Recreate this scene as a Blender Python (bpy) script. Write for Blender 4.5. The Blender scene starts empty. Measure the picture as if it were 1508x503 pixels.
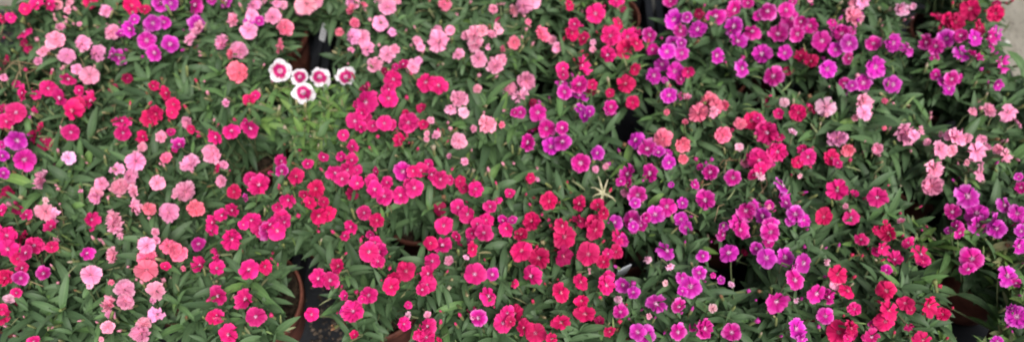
import bpy, math, random
import numpy as np
from mathutils import Vector, Matrix
R = math.radians
rnd = random.Random(11)
rng = np.random.default_rng(7)
scene = bpy.context.scene
COL = scene.collection

# ------------------------------------------------------------------ data
PLANTS = [
# (pot x, pot y, pot radius, crown x, crown y, crown radius, leaf style, colour, label, flowers) lengths in mm
(-803,371,62,-788,357,75,'g','H','hot pink dianthus plant at the back left corner beside bare concrete',
 '-797,278,212,28,H -796,310,231,19,R -771,314,241,28,H -759,320,232,23,H -755,331,218,17,P -807,285,240,18,H -824,287,236,19,R -708,346,209,23,R'),
(-730,267,62,-705,244,75,'g','P','pale pink dianthus plant with flat blooms left of the magenta cluster at the back left',
 '-737,336,219,17,P -720,301,239,14,P -638,258,237,27,P -713,231,251,27,P -721,226,246,20,P -737,220,236,22,P -744,205,230,13,P -698,211,235,27,P -667,219,256,27,P -647,207,246,29,P -675,184,236,18,P -653,173,234,30,P -721,265,239,15,P -688,266,246,9,P'),
(-603,268,62,-591,291,85,'g','V','magenta purple dianthus plant between two pale pink ones near the left back',
 '-595,302,240,19,R -574,318,236,30,V -557,317,237,26,V -596,266,257,18,V -601,250,253,27,V -620,249,242,16,V -567,261,254,27,V -559,277,238,22,V -584,258,242,22,V -574,233,245,29,V -560,214,239,27,V -537,228,243,27,V -625,210,241,22,V -623,218,221,26,V -513,287,221,30,V -623,358,233,22,V -563,365,233,26,V -600,352,244,20,V -591,353,237,20,V -547,350,236,32,V -554,345,243,28,V'),
(-426,351,62,-431,291,90,'g','P','salmon pink dianthus plant left of the dark gap with the white plant label',
 '-507,276,226,22,P -512,263,227,20,P -512,244,236,22,P -442,271,250,24,P -420,312,240,28,P -417,285,244,22,P -422,276,240,18,V -406,279,238,17,V -421,261,235,29,P -382,280,249,29,P -401,317,246,13,P -380,310,245,17,P -360,256,249,27,S -453,227,247,26,P -430,221,236,29,P -440,212,238,16,S -368,230,235,26,S -426,183,230,34,S -385,370,231,24,P'),
(-211,276,62,-211,276,85,'g','P','pale pink dianthus plant with stacked small blooms right of the white plant label',
 '-278,265,227,14,S -261,305,235,19,S -245,325,225,13,S -198,292,257,29,P -216,321,240,19,P -188,331,227,11,P -256,286,225,16,S -212,275,237,27,P -192,263,230,15,P -252,241,246,27,P -238,247,236,27,P -230,230,230,25,P -255,227,229,11,P -197,216,232,27,P -183,217,244,16,P -216,203,223,25,P -157,201,221,25,P -147,206,229,14,P -152,251,222,17,P -146,239,222,15,P'),
(-48,262,62,-48,262,85,'g','P','soft pink dianthus plant with large clusters at the back, left of the crimson one',
 '-118,249,225,39,P -121,272,226,17,P -100,268,228,17,P -60,236,257,30,P -47,244,256,20,P -73,249,238,16,P -57,235,235,31,P -33,249,241,18,P -22,261,240,22,P -31,313,228,15,P 4,242,229,22,S -83,203,250,21,P -51,199,242,29,P -25,183,247,28,P -16,203,235,18,P -37,219,247,11,P -15,222,238,11,S -54,161,217,15,P -5,168,206,27,P 48,259,228,27,S 27,283,232,11,S 22,174,220,29,P'),
(139,241,62,139,241,85,'g','R','crimson dianthus plant packed with red pink blooms beside the black tray divider',
 '170,262,252,24,R 95,256,234,27,R 99,260,253,20,H 108,266,240,13,H 114,245,236,22,R 153,232,257,32,H 184,248,236,31,H 201,263,227,22,H 194,223,250,25,R 179,226,232,29,R 147,197,255,28,H 109,195,231,33,H 79,182,240,24,H 79,173,236,18,H 188,178,244,21,R 175,161,230,28,R 128,228,230,11,P 128,237,236,11,P 124,165,203,18,D 124,161,227,18,R 151,149,223,15,R 188,142,206,22,R'),
(346,269,62,320,284,85,'g','M','magenta dianthus plant just right of the black tray divider at the back',
 '220,256,231,26,M 227,244,210,22,M 245,224,229,29,V 240,215,208,24,V 221,183,220,29,V 256,193,219,29,V 260,281,239,33,V 259,323,236,23,M 271,266,229,24,M 259,246,222,24,V 267,233,239,18,V 268,220,230,25,V 240,181,212,11,V 265,182,213,18,M 262,150,212,14,M 278,274,253,18,V 304,300,231,19,D 329,289,237,33,M 357,272,233,34,V 294,253,247,30,V 356,236,240,31,V 319,207,241,25,V 363,198,220,32,V 268,197,214,16,M 274,184,230,20,H 301,359,234,21,M'),
(464,315,62,445,291,70,'g','M','deep magenta dianthus plant among purple ones at the back right, open green leaves in front',
 '408,286,253,29,M 397,289,239,19,M 437,287,255,26,M 450,282,240,33,M 456,263,255,22,M 478,272,235,28,M 463,329,228,15,M 423,252,238,31,M 451,247,244,27,M 387,266,228,28,M 399,228,218,31,V 436,230,218,24,V 412,187,214,33,M 450,221,185,17,D'),
(581,264,62,555,255,85,'g','V','violet magenta dianthus plant below one large round pale pink bloom',
 '512,270,245,16,M 512,261,241,15,M 463,228,213,22,R 469,204,231,22,R 489,236,241,32,M 523,250,242,31,M 523,219,256,28,V 507,219,240,23,V 489,184,236,30,V 527,205,236,21,M 513,162,230,19,M 516,159,211,16,V 571,234,237,25,M 541,259,237,15,M 592,222,253,29,V 617,230,230,20,V 558,181,246,34,V 546,169,221,29,V 523,156,232,18,V 593,166,221,27,V'),
(714,230,62,723,220,85,'g','V','purple magenta dianthus plant at the right edge of the tray, next to bare concrete',
 '630,231,230,25,V 658,239,233,24,M 669,229,236,28,M 692,247,233,29,V 672,220,219,16,M 700,234,256,23,M 722,231,254,27,V 750,237,250,25,M 767,247,246,25,V 745,217,255,21,M 703,212,239,27,V 715,199,250,30,M 756,189,243,29,M 741,152,240,18,V 655,175,235,18,M 670,158,246,26,M 663,159,236,21,V 675,156,224,21,V 696,176,224,16,M'),
(-837,199,62,-835,200,80,'d','H','rose dianthus plant cut by the left edge, just below the concrete corner',
 '-780,175,210,13,H -778,163,242,12,P -795,135,200,14,H -806,218,216,16,D -789,255,197,17,D -798,263,201,15,D -788,132,195,22,D -778,99,209,18,R -884,133,226,25,H -816,193,238,33,H -848,146,231,32,H -834,192,240,33,H -814,169,237,29,H -858,252,238,30,H -917,192,229,27,H -836,131,230,24,H -836,248,244,21,H -853,164,237,23,H -840,129,237,33,H -854,147,229,22,H'),
(-897,87,62,-838,66,80,'d','H','dianthus plant almost outside the left edge beside the violet one',
 '-795,33,249,34,H -815,150,219,23,H -788,70,236,28,H -858,89,257,33,H -804,61,252,25,H -863,-14,230,31,H -819,105,245,27,H -835,5,240,26,H -880,30,232,33,H -898,76,250,22,H -871,59,244,24,H -836,61,257,33,H -861,123,230,27,H -853,98,242,34,H -853,59,247,29,H -827,115,233,34,H -857,-6,245,31,H -848,59,237,32,H'),
(-818,-75,62,-802,-65,80,'g','H','dianthus plant almost outside the left edge, lower down',
 '-819,-140,236,25,H -868,-82,238,28,H -802,17,226,29,H -850,-37,230,22,H -803,-86,257,30,H -874,-114,226,28,H -802,-13,232,22,H -821,-85,237,32,H -799,-43,237,25,H -794,-145,226,22,H -824,-102,232,32,H -801,-86,254,22,H -764,-112,235,23,H -857,-85,244,28,H -818,-32,240,24,H -794,-86,253,28,H -817,-16,252,27,H -822,-27,251,32,H -841,-51,243,23,H -842,-126,228,25,H -822,-35,253,28,H -792,17,229,23,H'),
(-676,383,62,-660,400,85,'g','V','mixed pink and magenta dianthus plant cut by the back edge of the picture',
 '-665,310,227,21,P -629,326,222,31,R -676,455,240,33,V -745,364,228,24,V -669,411,237,20,V -622,440,247,28,V -674,439,252,28,V -614,382,247,24,V -580,433,222,34,V -699,459,230,26,V -645,479,243,23,V -688,475,226,20,V -729,402,246,22,V -710,453,231,21,V -624,375,239,29,V -668,458,238,31,V -737,429,242,21,V -709,380,242,31,V -689,375,245,26,V -716,434,236,20,V'),
(-549,383,62,-508,404,85,'g','M','magenta dianthus plant at the very back left of centre',
 '-523,324,225,32,M -496,334,227,17,V -466,320,239,28,V -548,369,233,29,M -458,395,238,20,M -430,411,223,24,M -560,473,222,21,M -492,368,246,21,M -440,426,239,30,M -449,431,237,20,M -418,419,236,31,M -480,397,249,29,M -550,371,231,30,M -445,443,244,25,M -422,425,235,21,M -497,403,251,34,M -490,402,250,25,M -563,404,231,23,M -566,415,228,24,M -545,359,247,31,M -471,426,245,31,M -599,401,237,24,M -473,444,247,21,M -507,386,241,28,M'),
(-278,404,62,-344,404,90,'g','P','salmon pink dianthus plant at the very back behind the white plant label',
 '-376,322,228,15,P -335,309,243,37,P -355,326,207,15,P -322,331,229,23,P -266,332,229,21,P -265,338,215,23,P -352,431,247,33,P -312,379,253,31,P -267,447,237,21,P -289,452,227,32,P -279,446,242,34,P -267,444,226,32,P -371,425,243,33,P -359,473,247,29,P -302,386,254,34,P -315,472,246,28,P -381,401,238,20,P -369,392,237,24,P -338,360,255,34,P -342,480,243,25,P -361,346,240,31,P -344,400,242,29,P -411,432,237,34,P -419,374,243,25,P -389,362,235,32,P'),
(-121,404,62,-121,404,90,'g','S','leafy dianthus plant with few salmon blooms at the very back',
 '-110,320,232,23,S -130,428,253,23,S -153,419,250,20,S -138,375,251,23,S -184,365,241,34,S -178,475,235,33,S -89,395,239,20,S -167,350,239,29,S -153,419,234,31,S -71,445,244,20,S -71,414,252,21,S -55,471,240,30,S -98,381,236,30,S -152,395,243,22,S -103,486,244,32,S -127,353,250,20,S -40,455,232,20,S -52,379,242,34,S -127,388,239,24,S -150,400,256,26,S -186,479,216,30,S'),
(42,388,62,53,388,85,'g','P','pale pink dianthus plant at the very back beside hot pink bloom',
 '-20,314,196,17,H -19,326,225,17,P 1,319,216,21,P 18,307,243,30,P 35,329,227,27,P 93,308,243,19,R 66,275,195,17,P 73,244,214,20,P 83,370,233,24,P 118,352,234,25,P 0,417,249,27,P 44,452,247,24,P 28,385,258,22,P 97,439,234,32,P 60,448,229,21,P 104,452,239,32,P 36,429,252,34,P -23,373,245,26,P 92,368,246,29,P 68,475,231,32,P 87,417,248,21,P 70,464,243,30,P -10,434,227,24,P 114,387,250,20,P'),
(169,388,62,158,388,60,'y','H','yellowing dianthus plant with one large hot pink bloom left of the tray divider',
 '137,308,222,34,H 171,328,233,25,H 192,361,175,14,D 119,371,227,24,H 200,430,239,24,H 193,399,231,26,H 223,403,229,25,H 178,413,242,26,H 129,374,254,20,H 180,385,250,23,H 204,366,227,21,H 181,443,241,22,H 167,344,251,27,H 158,424,243,27,H 110,416,236,33,H 211,368,246,27,H 157,351,241,30,H 134,447,218,22,H 195,439,242,24,H 119,393,242,32,H 201,390,247,20,H 133,430,238,33,H 178,384,238,24,H'),
(355,441,62,393,404,80,'g','M','magenta dianthus plant in a terracotta pot whose rim shows beside the tray divider',
 '364,310,229,34,M 391,331,222,21,M 377,334,226,19,V 421,378,239,32,M 366,466,229,34,M 434,361,232,23,M 450,405,231,27,M 390,480,241,24,M 338,455,235,24,M 354,363,250,27,M 448,456,228,29,M 362,481,233,33,M 400,480,229,24,M 373,452,242,33,M 388,474,234,26,M 377,353,248,29,M 374,467,239,20,M 392,378,247,32,M 333,398,240,22,M 415,347,248,28,M 422,463,244,20,M'),
(607,389,62,605,380,90,'g','P','dianthus plant with one very large round pale pink bloom and a whitish one',
 '503,352,206,10,P 555,296,227,34,P 573,322,236,28,P 629,305,238,24,L 649,317,222,17,L 658,318,229,11,L 556,321,235,15,P 597,418,242,24,P 567,364,243,34,P 646,412,251,30,P 529,366,246,24,P 548,411,244,31,P 572,374,238,27,P 539,374,231,29,P 592,455,240,31,P 648,410,244,22,P 601,344,243,20,P 640,459,233,24,P 626,363,257,25,P 543,368,238,21,P 666,381,246,28,P 536,411,247,20,P 567,347,240,21,P 623,462,228,33,P 570,420,232,29,P'),
(771,350,62,771,350,80,'g','R','bright red pink dianthus plant at the back right corner of the tray',
 '699,303,225,26,R 703,286,236,22,R 704,279,221,22,R 712,277,237,30,R 748,310,232,34,R 777,289,244,28,R 751,269,233,26,R 804,331,220,15,D 730,362,238,34,R 704,352,245,28,R 757,420,235,34,R 746,340,250,24,R 796,377,244,31,R 725,383,240,29,R 770,368,252,22,R 742,405,248,23,R 728,394,231,34,R 756,431,225,30,R 783,388,238,22,R'),
(-697,143,62,-709,141,85,'d','H','rose pink dianthus plant below the pale pink one near the left edge',
 '-680,162,240,25,H -661,146,234,17,H -682,126,242,33,H -732,127,253,26,H -708,147,237,26,H -720,132,242,16,H -641,129,230,30,H -652,116,241,21,R -659,105,239,31,R -741,101,240,31,H -721,108,230,14,H -756,90,232,26,H -705,83,227,17,R -654,70,233,26,H -779,91,241,21,H'),
(-778,45,62,-751,54,75,'d','V','violet dianthus plant at the left edge of the picture',
 '-706,67,205,23,D -715,71,220,21,D -718,46,249,30,V -736,24,242,18,V -697,13,250,31,M -698,23,241,20,M -735,3,229,17,V -753,51,229,14,M -730,-19,210,20,D -780,55,255,34,V -793,96,241,25,V -790,43,237,31,V -781,13,230,25,V -769,-22,230,22,V -822,29,225,23,V -822,23,222,27,V -814,93,227,27,V'),
(-570,145,62,-549,134,80,'g','R','crimson dianthus plant left of the leafy green plant, some dry brown leaves',
 '-598,173,227,18,D -627,169,208,16,D -544,145,245,17,R -520,130,249,24,R -508,114,242,21,R -531,98,241,24,R -512,105,233,17,R -574,80,249,25,H -572,64,241,25,H -541,94,235,29,R -548,66,228,24,R -513,80,219,14,H -503,52,215,10,H -482,83,221,14,R'),
(-480,236,62,-450,173,75,'y','P','mostly leafy dianthus plant with yellow green tips left of the white flowers',
 '-401,131,229,18,R -397,148,217,16,H -435,125,230,13,P -490,94,223,19,P'),
(-278,100,62,-320,103,85,'l','W','pale green dianthus plant with white blooms ringed in magenta',
 '-357,177,241,34,W -328,171,234,28,W -300,178,225,33,W -319,142,234,35,W -260,181,220,31,W'),
(-160,148,62,-194,134,85,'g','H','deep rose dianthus plant right of the white blooms',
 '-183,190,234,15,H -167,186,245,19,H -131,151,247,31,H -112,150,241,28,H -179,150,256,29,H -201,198,210,15,D -184,118,252,31,H -185,132,255,21,H -218,113,249,38,H -226,154,231,19,D -232,110,244,17,H -223,96,247,20,H -139,127,213,16,D -160,105,229,16,R -248,61,240,19,H -233,84,242,27,H -221,97,232,26,H -224,74,242,20,H -207,80,235,19,H -187,74,251,25,H -178,76,245,17,H -155,87,234,32,H -131,78,242,16,R -166,61,228,22,R -236,50,226,19,H'),
(-43,84,62,-43,84,90,'b','P','blue green leafy dianthus plant with pale pink blooms and yellow green shoots in the middle',
 '-80,121,247,28,P -91,106,242,19,P -73,103,236,17,L 13,134,237,29,P -122,92,231,13,P -126,68,233,10,P -112,62,239,14,P -126,58,234,10,P -37,69,257,27,P -57,70,243,12,P -16,77,243,11,S -78,47,246,25,P -69,22,229,13,P -92,37,220,10,P -41,25,228,7,S 37,6,204,8,P'),
(87,97,62,87,97,80,'g','V','purple magenta dianthus plant left of the dark gap in the middle',
 '4,106,232,14,M 78,167,226,20,V 102,146,247,31,M 79,131,250,24,M 102,136,234,31,V 149,117,231,23,M 102,102,247,20,V 114,91,257,17,V 39,106,232,28,M 13,112,224,19,M 32,143,206,13,D 108,87,252,20,V 145,108,230,10,M 31,95,209,19,D 51,77,232,27,M 73,63,256,22,M 24,46,243,28,M 57,45,233,27,V 73,44,249,28,V 100,20,229,30,M 124,32,237,22,V 123,20,210,12,P'),
(346,130,62,272,97,85,'g','S','coral salmon dianthus plant right of the dark gap in the middle',
 '236,128,245,26,V 232,103,237,10,S 266,131,236,13,P 296,124,236,30,S 305,106,250,24,S 277,97,244,31,S 321,115,237,16,S 219,48,249,29,S 256,81,243,10,S 246,38,251,23,S 250,28,226,15,S 297,93,252,20,P 311,65,234,25,S 345,32,208,15,P'),
(453,60,62,406,90,85,'g','H','rose and coral dianthus plant in the middle right',
 '392,134,214,17,D 415,127,228,15,L 422,91,254,27,R 398,99,240,17,H 457,117,222,16,D 342,87,231,19,S 359,92,231,29,R 366,91,240,17,H 376,65,241,34,H 381,26,252,28,H 359,21,234,35,H 352,32,228,20,H 357,5,238,20,H 396,63,230,15,H 348,-1,230,17,H 335,48,227,13,L 409,59,250,13,L 465,96,202,14,D 425,19,247,26,H 411,14,240,20,R 421,32,245,17,H 415,-2,229,8,L'),
(551,141,62,531,115,80,'b','P','leafy dianthus plant with scattered pale pink blooms left of the dark brown pot gap',
 '475,117,231,30,L 527,115,244,28,P 521,93,251,25,P 556,115,249,10,S 469,32,222,27,R 485,66,223,31,P 497,47,221,20,S 512,93,237,10,P 535,42,233,17,P 551,74,238,7,S'),
(654,67,62,665,66,95,'b','P','large dianthus plant with big double pink blooms right of the dark brown pot gap',
 '693,106,234,14,P 588,73,224,33,P 610,76,229,14,P 588,58,244,17,P 613,54,232,12,P 637,69,229,10,P 622,35,241,30,P 649,53,247,30,P 640,58,244,17,P 662,51,247,17,P 641,37,237,17,P 614,11,223,30,P 599,-20,232,30,P 685,51,244,15,P 696,44,235,12,P 676,34,237,32,P 674,1,235,30,P 709,39,236,15,P 708,20,250,21,P 658,17,235,10,P'),
(802,138,62,793,147,70,'b','P','pale pink dianthus plant cut by the right edge of the picture',
 '719,110,232,23,P 748,106,231,29,P 750,82,241,19,P 803,76,242,24,P 846,116,243,24,P 802,99,232,22,P'),
(-671,-22,62,-660,1,90,'b','P','broad leaved dianthus plant with few pale pink blooms near the left edge',
 '-665,-17,243,29,P -642,23,237,20,L -654,-63,233,29,P -644,-69,229,31,P -650,-51,246,10,L -588,-16,231,20,P -594,-28,226,20,P -595,-34,223,20,P -610,-32,238,7,P -642,-92,208,11,P'),
(-551,19,62,-530,1,85,'g','P','pink dianthus plant with many stacked candy pink blooms left of centre',
 '-509,51,250,18,P -501,23,237,19,S -539,40,240,15,P -563,0,246,22,P -533,5,258,29,P -543,23,240,20,P -541,-12,248,23,P -558,-24,236,24,P -546,-19,237,20,P -538,-29,234,20,P -494,-30,258,23,P -530,-55,235,24,P -502,-65,248,19,S -550,-76,239,27,P -551,-83,234,25,P -476,-68,243,29,P -475,-39,239,11,P -469,19,228,31,P -465,-30,233,31,P -447,-54,227,25,S'),
(-426,121,62,-418,54,75,'g','H','hot pink dianthus plant left of the dark upright gap',
 '-486,45,239,20,M -431,52,248,23,H -411,64,247,27,H -388,75,236,29,H -394,80,244,15,H -432,26,245,31,P -420,18,227,15,P -424,3,242,15,R -418,-10,228,18,P -395,-30,233,21,R -377,-5,225,23,H -342,33,212,21,H -334,8,226,21,M -357,17,204,9,H -314,53,195,10,M'),
(-271,-26,62,-272,-15,85,'g','H','red pink dianthus plant in front of the pale green white flowered plant',
 '-303,-18,256,23,R -295,14,236,18,H -269,15,253,17,H -307,-21,245,13,H -277,-30,241,28,R -290,-43,247,16,R -282,-54,245,19,R -266,-75,247,28,R -257,-65,234,24,R -260,-57,253,16,R -248,-14,259,27,H -245,19,248,16,H -238,-22,256,22,H -228,10,253,21,H -236,2,241,25,H -224,7,231,17,H -218,-24,247,24,H -232,-21,210,20,D -205,-68,242,22,H -222,-87,238,22,H -231,-98,232,16,H'),
(-145,2,62,-144,1,90,'g','H','rose dianthus plant with a dense mat of hot pink blooms in the middle',
 '-195,2,235,15,H -199,-18,242,21,H -193,-32,244,26,H -178,-18,239,20,H -181,-38,235,26,H -154,-9,254,28,M -139,-10,258,19,H -129,-6,252,24,H -121,13,237,17,H -113,-16,258,23,H -101,-20,252,26,H -88,-16,242,16,H -158,-35,233,26,H -136,-36,255,27,H -146,-26,250,16,H -101,-21,238,13,H -75,-9,226,18,R -187,-77,238,22,R -95,-82,230,27,H'),
(-27,-44,62,-8,-54,80,'g','H','rose dianthus plant left of the crimson one and of the withered cream bloom',
 '-70,-17,220,17,D -52,-24,230,24,H -104,-46,211,20,D -76,-54,231,25,H -62,-68,237,26,H -36,-75,234,22,H -48,-84,240,19,H -20,-52,251,14,H -30,-64,253,19,H -3,-45,256,15,H -12,-79,242,17,M 1,-80,243,13,M -76,-100,234,16,H -56,-92,227,18,H -38,-103,252,26,H -60,-99,218,13,M -72,-96,207,11,D -8,-94,246,22,H'),
(97,-69,62,88,-70,80,'g','R','pure crimson dianthus plant in front of the withered cream bloom',
 '26,-9,236,16,R 52,-52,246,26,R 94,-53,241,22,R 119,-57,245,19,R 135,-43,209,17,D 125,-75,254,19,R 28,-75,230,27,R 95,-76,232,24,D 114,-82,236,27,R 68,-96,258,22,R 4,-120,223,14,R 13,-94,227,21,R 13,-122,235,30,R 72,-102,237,35,R 37,-127,221,32,R 70,-127,228,27,D 115,-90,234,29,R 148,-97,225,25,H 103,-131,243,31,R 124,-138,234,20,R 143,-120,227,20,R'),
(198,7,62,210,-4,80,'g','V','purple dianthus plant right of the withered cream bloom',
 '138,19,220,12,P 183,60,228,26,V 198,41,233,30,M 213,33,237,20,V 227,16,237,23,V 227,34,232,15,V 165,-6,242,26,M 153,-23,251,16,M 166,-17,234,16,M 197,-4,241,27,M 175,-45,251,27,M 162,-25,222,13,P 171,-57,250,16,V 227,-19,234,10,V 199,-69,239,26,V 215,-60,245,28,M 236,-57,250,17,V 238,-68,223,21,V 185,-76,243,16,M 168,-69,221,29,M 144,-75,226,22,V 182,-75,218,19,M 153,-99,220,18,M 174,-77,214,19,M 170,-79,221,16,V 244,-79,219,19,V'),
(346,-7,62,326,-32,80,'d','M','magenta dianthus plant with tangled brown stems in the right half',
 '352,-12,247,15,L 273,13,229,12,M 283,-4,242,26,M 314,-13,243,23,M 258,-24,242,16,M 269,-51,248,29,M 326,-63,239,27,M 337,-57,240,19,V 364,-49,228,15,M 308,-76,239,16,M 312,-87,246,27,M 292,-87,237,14,V 359,-58,241,8,P 291,-97,232,19,M 312,-95,244,24,M 321,-99,234,13,M'),
(429,-104,62,393,-75,80,'g','V','violet dianthus plant forming a band of purple blooms right of centre',
 '381,-27,246,27,V 383,-37,233,23,V 384,-50,238,23,V 346,-74,245,24,V 389,-75,251,24,V 401,-80,244,21,V 351,-93,255,23,M 385,-79,240,16,V 350,-103,253,26,M 351,-110,236,17,M 325,-112,205,11,D 334,-117,231,19,V 342,-136,243,27,V 372,-129,229,28,V 389,-146,247,28,V 432,-130,216,11,L'),
(535,-35,62,502,-43,85,'g','H','hot pink dianthus plant left of the black gap at the right',
 '474,20,229,18,H 459,-32,240,30,H 429,-77,247,25,R 486,-33,232,13,H 473,-71,233,24,H 471,-52,230,10,P 509,-47,248,29,H 478,-28,230,10,H 513,-90,246,19,R 540,-78,236,11,P 513,-101,246,24,R 500,-94,241,14,R 478,-106,237,19,H 501,-121,241,19,H 500,-120,228,16,H 546,-107,228,19,H'),
(769,13,62,710,-48,85,'g','V','vivid violet dianthus plant with large blooms at the right edge',
 '641,-41,240,36,V 654,-61,227,31,V 646,-83,234,29,V 661,-87,249,30,V 691,-53,236,23,V 702,-68,240,24,V 719,-28,241,18,M 727,-6,234,13,V 704,-86,241,16,V 658,-97,252,25,V 611,-85,220,11,V 689,-102,254,19,V 686,-119,243,23,V 781,11,218,33,V 769,2,237,21,V 751,-78,239,27,V 719,-105,252,32,V 756,-27,246,21,V 768,-62,232,23,V 781,2,223,28,V 726,-110,231,33,V 709,-109,249,29,V 790,-78,225,30,V'),
(-710,-143,62,-696,-107,80,'d','H','hot pink dianthus plant at the lower left edge of the picture',
 '-700,-71,254,19,H -701,-53,222,15,D -671,-72,245,19,H -595,-66,217,22,H -691,-102,240,27,H -681,-124,244,29,H -676,-100,228,22,D -647,-118,244,25,H -648,-134,255,24,H -621,-122,246,17,R -666,-136,240,19,R -655,-150,241,18,H -655,-163,237,20,M -676,-162,236,23,R -654,-184,238,15,H -673,-186,219,15,L -683,-183,191,13,D -683,-205,206,22,R -671,-204,230,15,R -630,-154,232,19,M -605,-67,196,15,H -633,-89,243,19,H -712,-146,232,33,H -712,-98,249,33,H -719,-116,258,32,H -781,-114,224,24,H -747,-66,232,31,H -776,-86,241,21,H -720,-150,244,20,H -763,-123,235,31,H -744,-151,231,33,H'),
(-604,-213,62,-596,-178,90,'g','P','green leafy dianthus plant almost without blooms in the lower left corner',
 '-567,-134,253,18,M -611,-250,239,15,H -553,-165,253,27,P -555,-178,246,9,L -525,-201,240,22,P -528,-211,228,14,P -528,-227,226,18,P -541,-238,210,9,P -586,-273,228,21,P -596,-265,222,29,P -595,-273,224,27,P'),
(-534,-108,62,-501,-138,85,'g','P','salmon pink dianthus plant left of the big terracotta pot',
 '-542,-128,233,23,P -545,-95,223,11,P -504,-186,255,27,P -503,-199,247,22,P -534,-168,235,9,S -489,-123,255,25,P -491,-136,241,26,S -485,-155,247,29,S -467,-116,239,23,S -454,-126,248,19,S -461,-151,248,14,R -482,-112,247,12,P -494,-92,230,11,P -470,-182,240,27,P -481,-187,219,11,P -465,-213,233,23,P -476,-227,238,19,P -479,-237,233,25,P -452,-127,237,23,S -438,-152,244,8,S'),
(-391,-149,84,-365,-163,88,'g','H','rose dianthus plant in the big terracotta pot with its curved rim bare',
 '-414,-150,251,24,H -393,-136,251,21,H -396,-149,238,23,H -346,-159,257,29,H -326,-154,255,20,R -389,-187,234,27,H -352,-191,234,29,H -387,-218,236,22,R -382,-216,242,18,H -333,-217,238,27,H -369,-237,226,28,H'),
(-426,-5,62,-361,-54,65,'g','H','hot pink dianthus plant behind the big terracotta pot',
 '-357,-24,241,33,H -376,-41,236,13,M -315,-45,237,24,H -327,-61,245,14,H -413,-83,242,22,H -402,-72,242,21,H -391,-60,235,21,H -357,-83,249,27,H -329,-91,252,27,H -320,-73,235,26,H -314,-82,241,19,H -365,-92,254,16,H -421,-84,221,21,H -386,-104,234,30,H -348,-89,232,24,H -335,-94,238,25,M -320,-98,247,28,H -433,-107,225,19,M'),
(-196,-148,62,-196,-148,85,'g','H','hot pink dianthus plant right of the black gap by the big terracotta pot',
 '-231,-150,248,20,R -256,-166,243,26,H -240,-170,246,26,H -233,-160,245,15,H -263,-211,230,20,H -221,-186,233,15,H -217,-211,237,18,M -197,-93,225,13,H -189,-100,226,8,L -191,-132,253,29,H -179,-127,242,25,H -180,-141,243,20,H -187,-112,239,19,H -142,-152,235,26,R -148,-145,238,12,R -157,-163,236,20,R -159,-178,243,23,R -206,-211,241,30,H -189,-187,237,24,H -195,-196,247,12,H -137,-198,230,12,H -137,-211,227,11,L -140,-227,238,19,H -206,-235,220,14,R'),
(-70,-164,62,-69,-158,90,'g','H','rose pink dianthus plant at the front middle with pale buds',
 '-111,-114,242,20,R -95,-113,233,29,H -53,-124,243,22,R -84,-140,242,15,P -107,-140,241,23,H -49,-164,253,32,H -26,-161,245,18,M -62,-134,239,9,L -111,-161,248,23,H -112,-176,245,26,H -118,-182,244,18,H -110,-227,230,25,H -121,-236,225,19,H -111,-210,226,11,P -111,-240,225,24,H -95,-241,219,9,R -31,-188,236,27,H -44,-219,239,24,M -48,-214,236,15,P -54,-198,209,12,D -6,-212,238,22,H -12,-222,228,27,H'),
(76,-194,62,79,-178,90,'g','R','crimson dianthus plant at the front left of the grey plant label',
 '3,-169,235,12,R 131,-125,231,16,H 25,-166,252,32,H 104,-152,235,9,P 91,-170,241,23,R 64,-187,246,28,R 123,-178,249,27,H 130,-160,237,18,H 91,-195,238,20,R 95,-212,235,28,R 4,-207,222,23,R -2,-225,242,15,R 63,-226,242,26,R 15,-232,239,22,R 30,-239,237,28,R 50,-250,248,17,R 126,-235,233,16,R 117,-212,208,14,D 142,-186,221,12,L 119,-263,226,27,R'),
(198,-158,62,220,-158,85,'g','V','purple dianthus plant at the front right of the grey plant label',
 '149,-168,225,22,V 159,-186,245,17,V 142,-208,232,20,M 211,-121,233,27,V 184,-133,232,12,L 210,-150,246,12,L 188,-201,244,30,V 180,-213,228,9,P 215,-209,254,22,M 225,-167,246,18,V 222,-187,252,15,V 164,-233,224,22,V 174,-235,217,27,V 215,-235,231,24,M 205,-168,232,9,L 255,-137,251,18,V 247,-161,251,20,V 235,-178,245,29,V 268,-160,240,9,M 263,-204,234,12,L 246,-235,244,29,M 237,-226,223,12,M'),
(346,-200,62,349,-168,85,'g','V','magenta purple dianthus plant at the front with a dark hollow at its left',
 '293,-128,241,27,V 372,-155,254,15,V 369,-174,258,28,M 278,-166,238,12,V 292,-171,234,9,L 287,-233,223,24,M 348,-195,235,30,M 370,-198,246,9,L 365,-234,241,29,V 399,-188,245,27,M 418,-187,231,23,M 409,-215,234,22,M 370,-248,242,18,V'),
(526,-186,62,511,-173,90,'g','R','crimson dianthus plant at the front left of the large dark gap',
 '407,-204,182,19,D 432,-161,245,26,R 432,-169,231,17,P 444,-181,237,23,R 448,-206,236,18,H 436,-232,238,22,R 430,-230,214,33,R 517,-136,236,22,H 499,-154,243,15,M 549,-132,245,29,H 551,-141,243,18,H 487,-187,253,27,R 486,-212,249,29,R 484,-223,236,25,R 509,-203,250,21,R 521,-208,238,15,R 539,-206,248,27,R 564,-211,232,19,R 515,-227,230,14,H 521,-251,247,22,R 459,-245,242,22,H 442,-234,223,18,H 475,-221,219,11,M 436,-242,224,12,H 476,-262,222,26,R'),
(724,-104,62,654,-112,85,'l','M','dianthus plant with broad hanging leaves and deep magenta blooms above the large dark gap',
 '610,-68,244,22,M 616,-84,234,16,M 609,-102,248,20,M 613,-141,251,31,M 605,-155,248,21,M 668,-171,240,15,M 726,-132,239,25,M 716,-174,239,24,M 705,-142,249,27,M'),
(743,-230,62,678,-188,85,'l','V','yellow green leafed dianthus plant with violet blooms in the lower right corner',
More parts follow.
